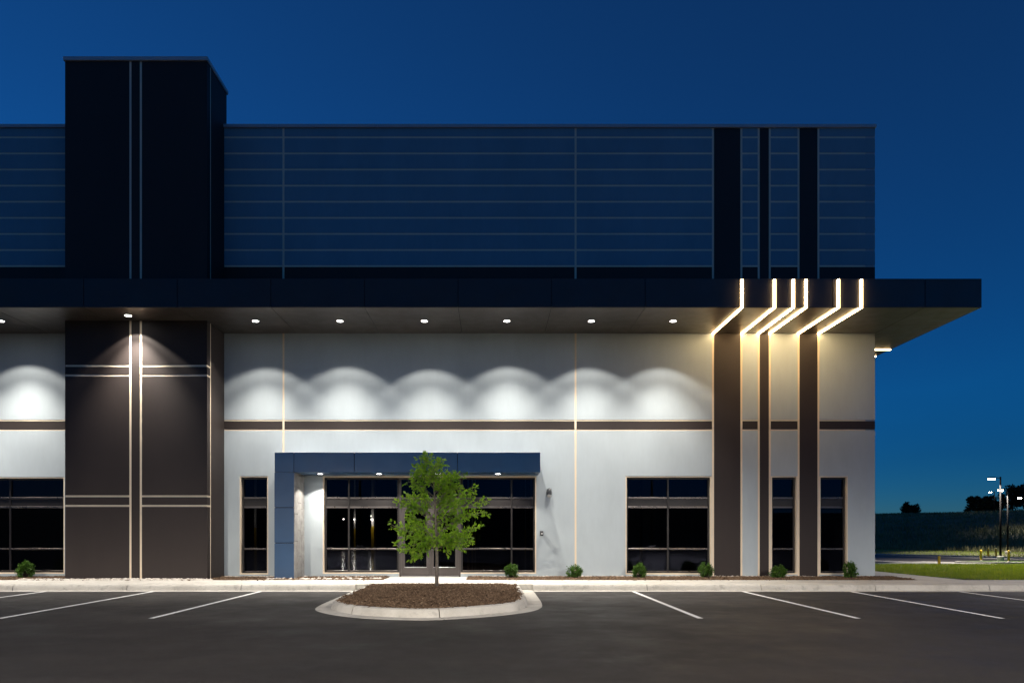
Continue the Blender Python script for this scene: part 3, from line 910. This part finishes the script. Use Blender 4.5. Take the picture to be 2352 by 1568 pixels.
for i, (u, v) in enumerate(tips):
    for rep in range(2):
        tip = zt(u + (random.uniform(-38, 38) if rep else 0), v + (random.uniform(-34, 34) if rep else 0))
        if tip.z > 2.6: tip.z -= .14*(tip.z-2.6)/.6 + .03
        hx = abs(tip.x - on_trunk(max(tip.z, 1.2)).x)
        tip.y += random.uniform(-1, 1)*max(.10, .80 - hx*.7)*(1 if 1.2 < tip.z < 2.9 else .5)
        st = on_trunk(max(1.15, min(3.2, tip.z - .10 - .40*((tip-on_trunk(tip.z)).length))))
        mid_ = (st+tip)/2 + Vector((0, 0, .04 + .05*random.random())) + rv(.03)
        pts = [st, st*.5+mid_*.5+rv(.01), mid_, mid_*.5+tip*.5+rv(.015), tip]
        r0 = .012 if rep == 0 else .008
        tube_data(pts, [r0, r0*.8, r0*.6, r0*.4, .0025], 5, bV, bF)
        ax = (tip-st).normalized()
        for k in range(10):
            t = random.uniform(.55, 1.0) if k < 8 else random.uniform(.3, .55)
            f_ = t*4; i0 = min(3, int(f_))
            q = pts[i0]*(1-(f_-i0)) + pts[i0+1]*(f_-i0)
            tw = q + ax*random.uniform(.03, .12) + rv(.062)
            tube_data([q, (q+tw)/2+rv(.008), tw], [.004, .003, .0015], 4, bV, bF)
            leaves_on([q, tw], 0, 32, .088)
            for _ in range(3): add_leaf(lV, lF, tw, (tw-q)+rv(.06), Vector((0, -.65, .75))+rv(.6), random.uniform(.05, .11), oakh)
mesh_obj('branches', bV, bF, 'bark', oak, True)
mesh_obj('crown', lV, lF, 'leaf_oak', oak)
# clipped shrubs along the wall
def shrub_parts(seed):
    random.seed(seed)
    sV, sF, cV, cF = [], [], [], []
    half = leaf_shape('s')
    for k in range(75):
        a = random.uniform(0, 6.283); el = random.uniform(.05, 1.0)
        r_ = .20*random.choice([random.uniform(.75, 1.0), random.uniform(.9, 1.14)])*(1+.2*noise.noise(Vector((math.cos(a)*1.7, math.sin(a)*1.7, el*3+seed))))
        tip = Vector((math.cos(a)*r_*math.sqrt(max(0, 1-(el*1.5-.55)**2)), math.sin(a)*r_*math.sqrt(max(0, 1-(el*1.5-.55)**2)), .08 + .33*el + random.uniform(-.03, .03)))
        b0 = Vector((random.gauss(0, .015), random.gauss(0, .015), .0)); md = b0*.4 + tip*.5 + Vector((0, 0, -.01))
        tube_data([b0, md, tip], [.006, .004, .002], 4, sV, sF)
        for _ in range(26):
            p = md + (tip-md)*random.uniform(.35, 1.08) + rv(.016)
            add_leaf(cV, cF, p, (p-Vector((0, 0, .2))).normalized()*.7 + rv(.5), Vector((0, 0, 1))+rv(.4), random.uniform(.032, .056), half)
    ms = bpy.data.meshes.new('stems'); ms.from_pydata(sV, [], sF); ms.materials.append(M['dark_bark'])
    mc = bpy.data.meshes.new('crown'); mc.from_pydata(cV, [], cF); mc.materials.append(M['leaf_shrub'])
    return ms, mc
SH = [shrub_parts(i) for i in (21, 22, 23)]
random.seed(5)
slabels = ['small round green shrub in front of the window beside the brown tower', 'small round green shrub before the storefront glass right of the doors',
           'small round green shrub at the foot of the pale vertical joint', 'small round green shrub below the left half of the two-bay window',
           'small round green shrub between the two-bay window and the widest brown pilaster', 'small round green shrub below the narrow window between brown pilasters',
           'small round green shrub below the last window near the building corner']
for i, sx in enumerate((-13.8, .567, 2.44, 4.37, 6.33, 8.47, 10.6)):
    e = empty('shrub', (sx, 20.3, bed_z(sx, 20.3)-.005)); tag(e, slabels[i], 'shrub', 'shrubs along the wall')
    e.rotation_euler = (0, 0, random.uniform(0, 6.28)); e.scale = (random.uniform(.88, 1.12), random.uniform(.88, 1.12), random.uniform(.84, 1.12))
    for me, nm in zip(SH[i % 3], ('stems', 'crown')):
        o = bpy.data.objects.new(nm, me); o.parent = e; COL.objects.link(o)
# trees on the far hill
def far_tree(x, y, h, w, label, seed, zoff=0):
    random.seed(seed)
    z0 = terrain_z(x, y) - .1 + zoff
    e = empty('hilltop_tree', (x, y, z0)); tag(e, label, 'tree', 'trees on the far hilltop')
    V, Fc = tube_data([(x, y, z0), (x+.1, y, z0+h*.35), (x, y+.1, z0+h*.7)], [w*.035, w*.028, w*.01], 7)
    for k in range(7):
        a = random.uniform(0, 6.28); p = Vector((x, y, z0+h*random.uniform(.25, .55)))
        q = p + Vector((math.cos(a)*w*.3, math.sin(a)*w*.3, h*.2)); tube_data([p, (p+q)/2+Vector((0, 0, .1)), q], [w*.014, w*.01, w*.004], 5, V, Fc)
    mesh_obj('trunk', V, Fc, 'dark_bark', e, True)
    V, Fc = [], []
    cl = []
    for k in range(26):
        a = random.uniform(0, 6.28); t = random.random(); rr = w*.5*math.sqrt(random.random())*math.sqrt(max(.05, 1-(t*1.5-.6)**2))
        cl.append((x+math.cos(a)*rr, y+math.sin(a)*rr, z0+h*(.28+.64*t), w*random.uniform(.09, .17)))
    half = leaf_shape('s')
    for cx_, cy_, cz_, r_ in cl:
        for _ in range(120):
            d = rv(1).normalized()
            add_leaf(V, Fc, Vector((cx_, cy_, cz_)) + d*r_*random.uniform(.5, 1.1), d+rv(.5), Vector((0, 0, 1))+rv(.5), random.uniform(.3, .55), half)
    mesh_obj('crown', V, Fc, 'leaf_far', e)
def ray(px, Y): return ((px-1130)*Y/F, Y)
far_tree(*ray(2090, 163), 3.8, 3.5, 'lone round tree on the bare hilltop next to the building', 1, -1.0)
far_tree(*ray(2240, 150), 4.2, 3.4, 'small ragged tree at the end of the hilltop clump', 2, -.6)
far_tree(*ray(2275, 148), 4.0, 3.8, 'mid-sized tree in the hilltop clump behind the lot lamps', 3, -.6)
far_tree(*ray(2325, 145), 6.2, 4.8, 'tallest dark tree of the hilltop clump', 4, -.4)
far_tree(*ray(2362, 146), 6.6, 5.4, 'broad dark tree at the far end of the hilltop clump', 5, -.4)

# ------------------------------------------------------------------ lot lamps and bollards
def light_pole(px, Y, z0, H, arm, label, power, mat='lens_far', x=None, rgroup='lot lamp posts', ang=150, blend=.35):
    x = (px-1130)*Y/F if x is None else x
    e = empty('lamp_post', (x, Y, z0)); tag(e, label, 'lamp post', rgroup)
    V, Fc = disc_ring((x, Y, z0), [(.30, -.3), (.30, .55), (.27, .60)], 16)
    mesh_obj('base', V, Fc, 'concrete', e)
    V, Fc = tube_data([(x, Y, z0+.6), (x, Y, z0+H*.5), (x, Y, z0+H)], [.10, .085, .065], 10)
    pl = mesh_obj('pole', V, Fc, 'pole_black', e, True)
    V, Fc = tube_data([(x, Y, z0+H-.12), (x+arm*.6, Y, z0+H-.10), (x+arm*.8, Y, z0+H-.10)], [.035, .035, .035], 8)
    mesh_obj('arm', V, Fc, 'pole_black', e, True)
    s_ = 1 if arm > 0 else -1
    a, b2 = sorted((x+arm*.75, x+arm*.75+s_*.62))
    hd = box('lamp_head', a, b2, Y-.17, Y+.17, z0+H-.16, z0+H-.05, 'pole_black', e, .02)
    box('lens', a+.05, b2-.05, Y-.13, Y+.13, z0+H-.27, z0+H-.159, mat, hd, .03)
    lamp('SPOT', 'lamp_beam', ((a+b2)/2, Y, z0+H-.30), power, (1, .90, .77), hd, size=R(ang), blend=blend, radius=.12)
light_pole(2298, 67.5, -1.36, 8.4, -.75, 'tall black lamp post on the bollard island of the lower road', P_POLE_FAR, ang=124)
light_pole(2314.5, 86, -1.36, 8.4, -.75, 'tall black lamp post on the verge beyond the bollard island', P_POLE_FAR, ang=124)
light_pole(2354, 112, -1.0, 8.4, -.75, 'black lamp post before the tallest trees of the hilltop clump', 500, ang=124)
light_pole(2284, 140, 3.0, 7.0, -.75, 'small distant lamp post among the hilltop trees', 60, ang=124)
light_pole(0, -7, 0, 9.0, -.8, 'added black lamp post, unseen behind the camera, across from the tower', P_POLE_ADDED, 'lens_added_post', -9.5, ang=163, blend=.25)  # added lamp behind the camera, brightens the near asphalt and the oak
light_pole(0, -7, 0, 9.0, .8, 'added black lamp post, unseen behind the camera, across from the light strips', P_POLE_ADDED, 'lens_added_post', 11.5, ang=163, blend=.25)  # second added lamp out of view, fills the foreground from the right
light_pole(0, 30, -.1, 8.4, -.75, 'added black lamp post out of view on the lawn, lighting the grass strip', 26000, 'lens_added_post', 31.0)  # added beyond the right edge of view to light the lawn
def bollard(px, Y, z0, h, label):
    x = (px-1130)*Y/F
    e = empty('bollard', (x, Y, z0)); tag(e, label, 'bollard', 'yellow bollards')
    V, Fc = disc_ring((x, Y, z0), [(.10, -.3), (.10, h-.07), (.085, h-.025), (.05, h-.004), (.001, h)], 14)
    mesh_obj('post', V, Fc, 'yellow_paint', e, True)
    V, Fc = disc_ring((x, Y, z0), [(.16, -.3), (.16, .03), (.12, .05)], 14)
    mesh_obj('footing', V, Fc, 'concrete', e)
def low(px, py): return (EYE+1.36)*F/(py-1224)
bollard(2157, 52, -1.36, 1.12, 'lone yellow bollard just behind the mown grass strip')
bollard(2253, low(0, 1290), -1.22, 1.08, 'yellow bollard on the lower road island, on the building side of the lamp post')
bollard(2317, low(0, 1292), -1.22, 1.08, 'yellow bollard on the lower road island, beyond the lamp post from the building')
bollard(2269.5, 82, -1.36, 1.05, 'yellow bollard by the far kerb, nearer the building of the pair')
bollard(2287.5, 81, -1.36, 1.05, 'yellow bollard by the far kerb, next to the black pole')
# kerbed grass island round the lamp post
ia = Vector(((2245-1130)*66.0/F, 66.0)); 
isl_pts = []
for k in range(28):
    t = 2*math.pi*k/28
    p = Vector((50.3, 66.3)) + Vector((math.cos(t)*5.4, math.sin(t)*1.9)); isl_pts.append(p)
V = [(p.x, p.y, -1.5) for p in isl_pts] + [(p.x, p.y, -1.23) for p in isl_pts] + [(50.3+(p.x-50.3)*.955, 66.3+(p.y-66.3)*.88, -1.21) for p in isl_pts] 
Fc = [(i, (i+1) % 28, (i+1) % 28+28, i+28) for i in range(28)] + [(i+28, (i+1) % 28+28, (i+1) % 28+56, i+56) for i in range(28)]
tag(mesh_obj('lamp_island_kerb', V, Fc, 'concrete'), kind='structure')
V = [(50.3+(p.x-50.3)*.95, 66.3+(p.y-66.3)*.87, -1.222) for p in isl_pts]
tag(mesh_obj('lamp_island_grass', V, [tuple(range(28))], 'lawn'), kind='structure')
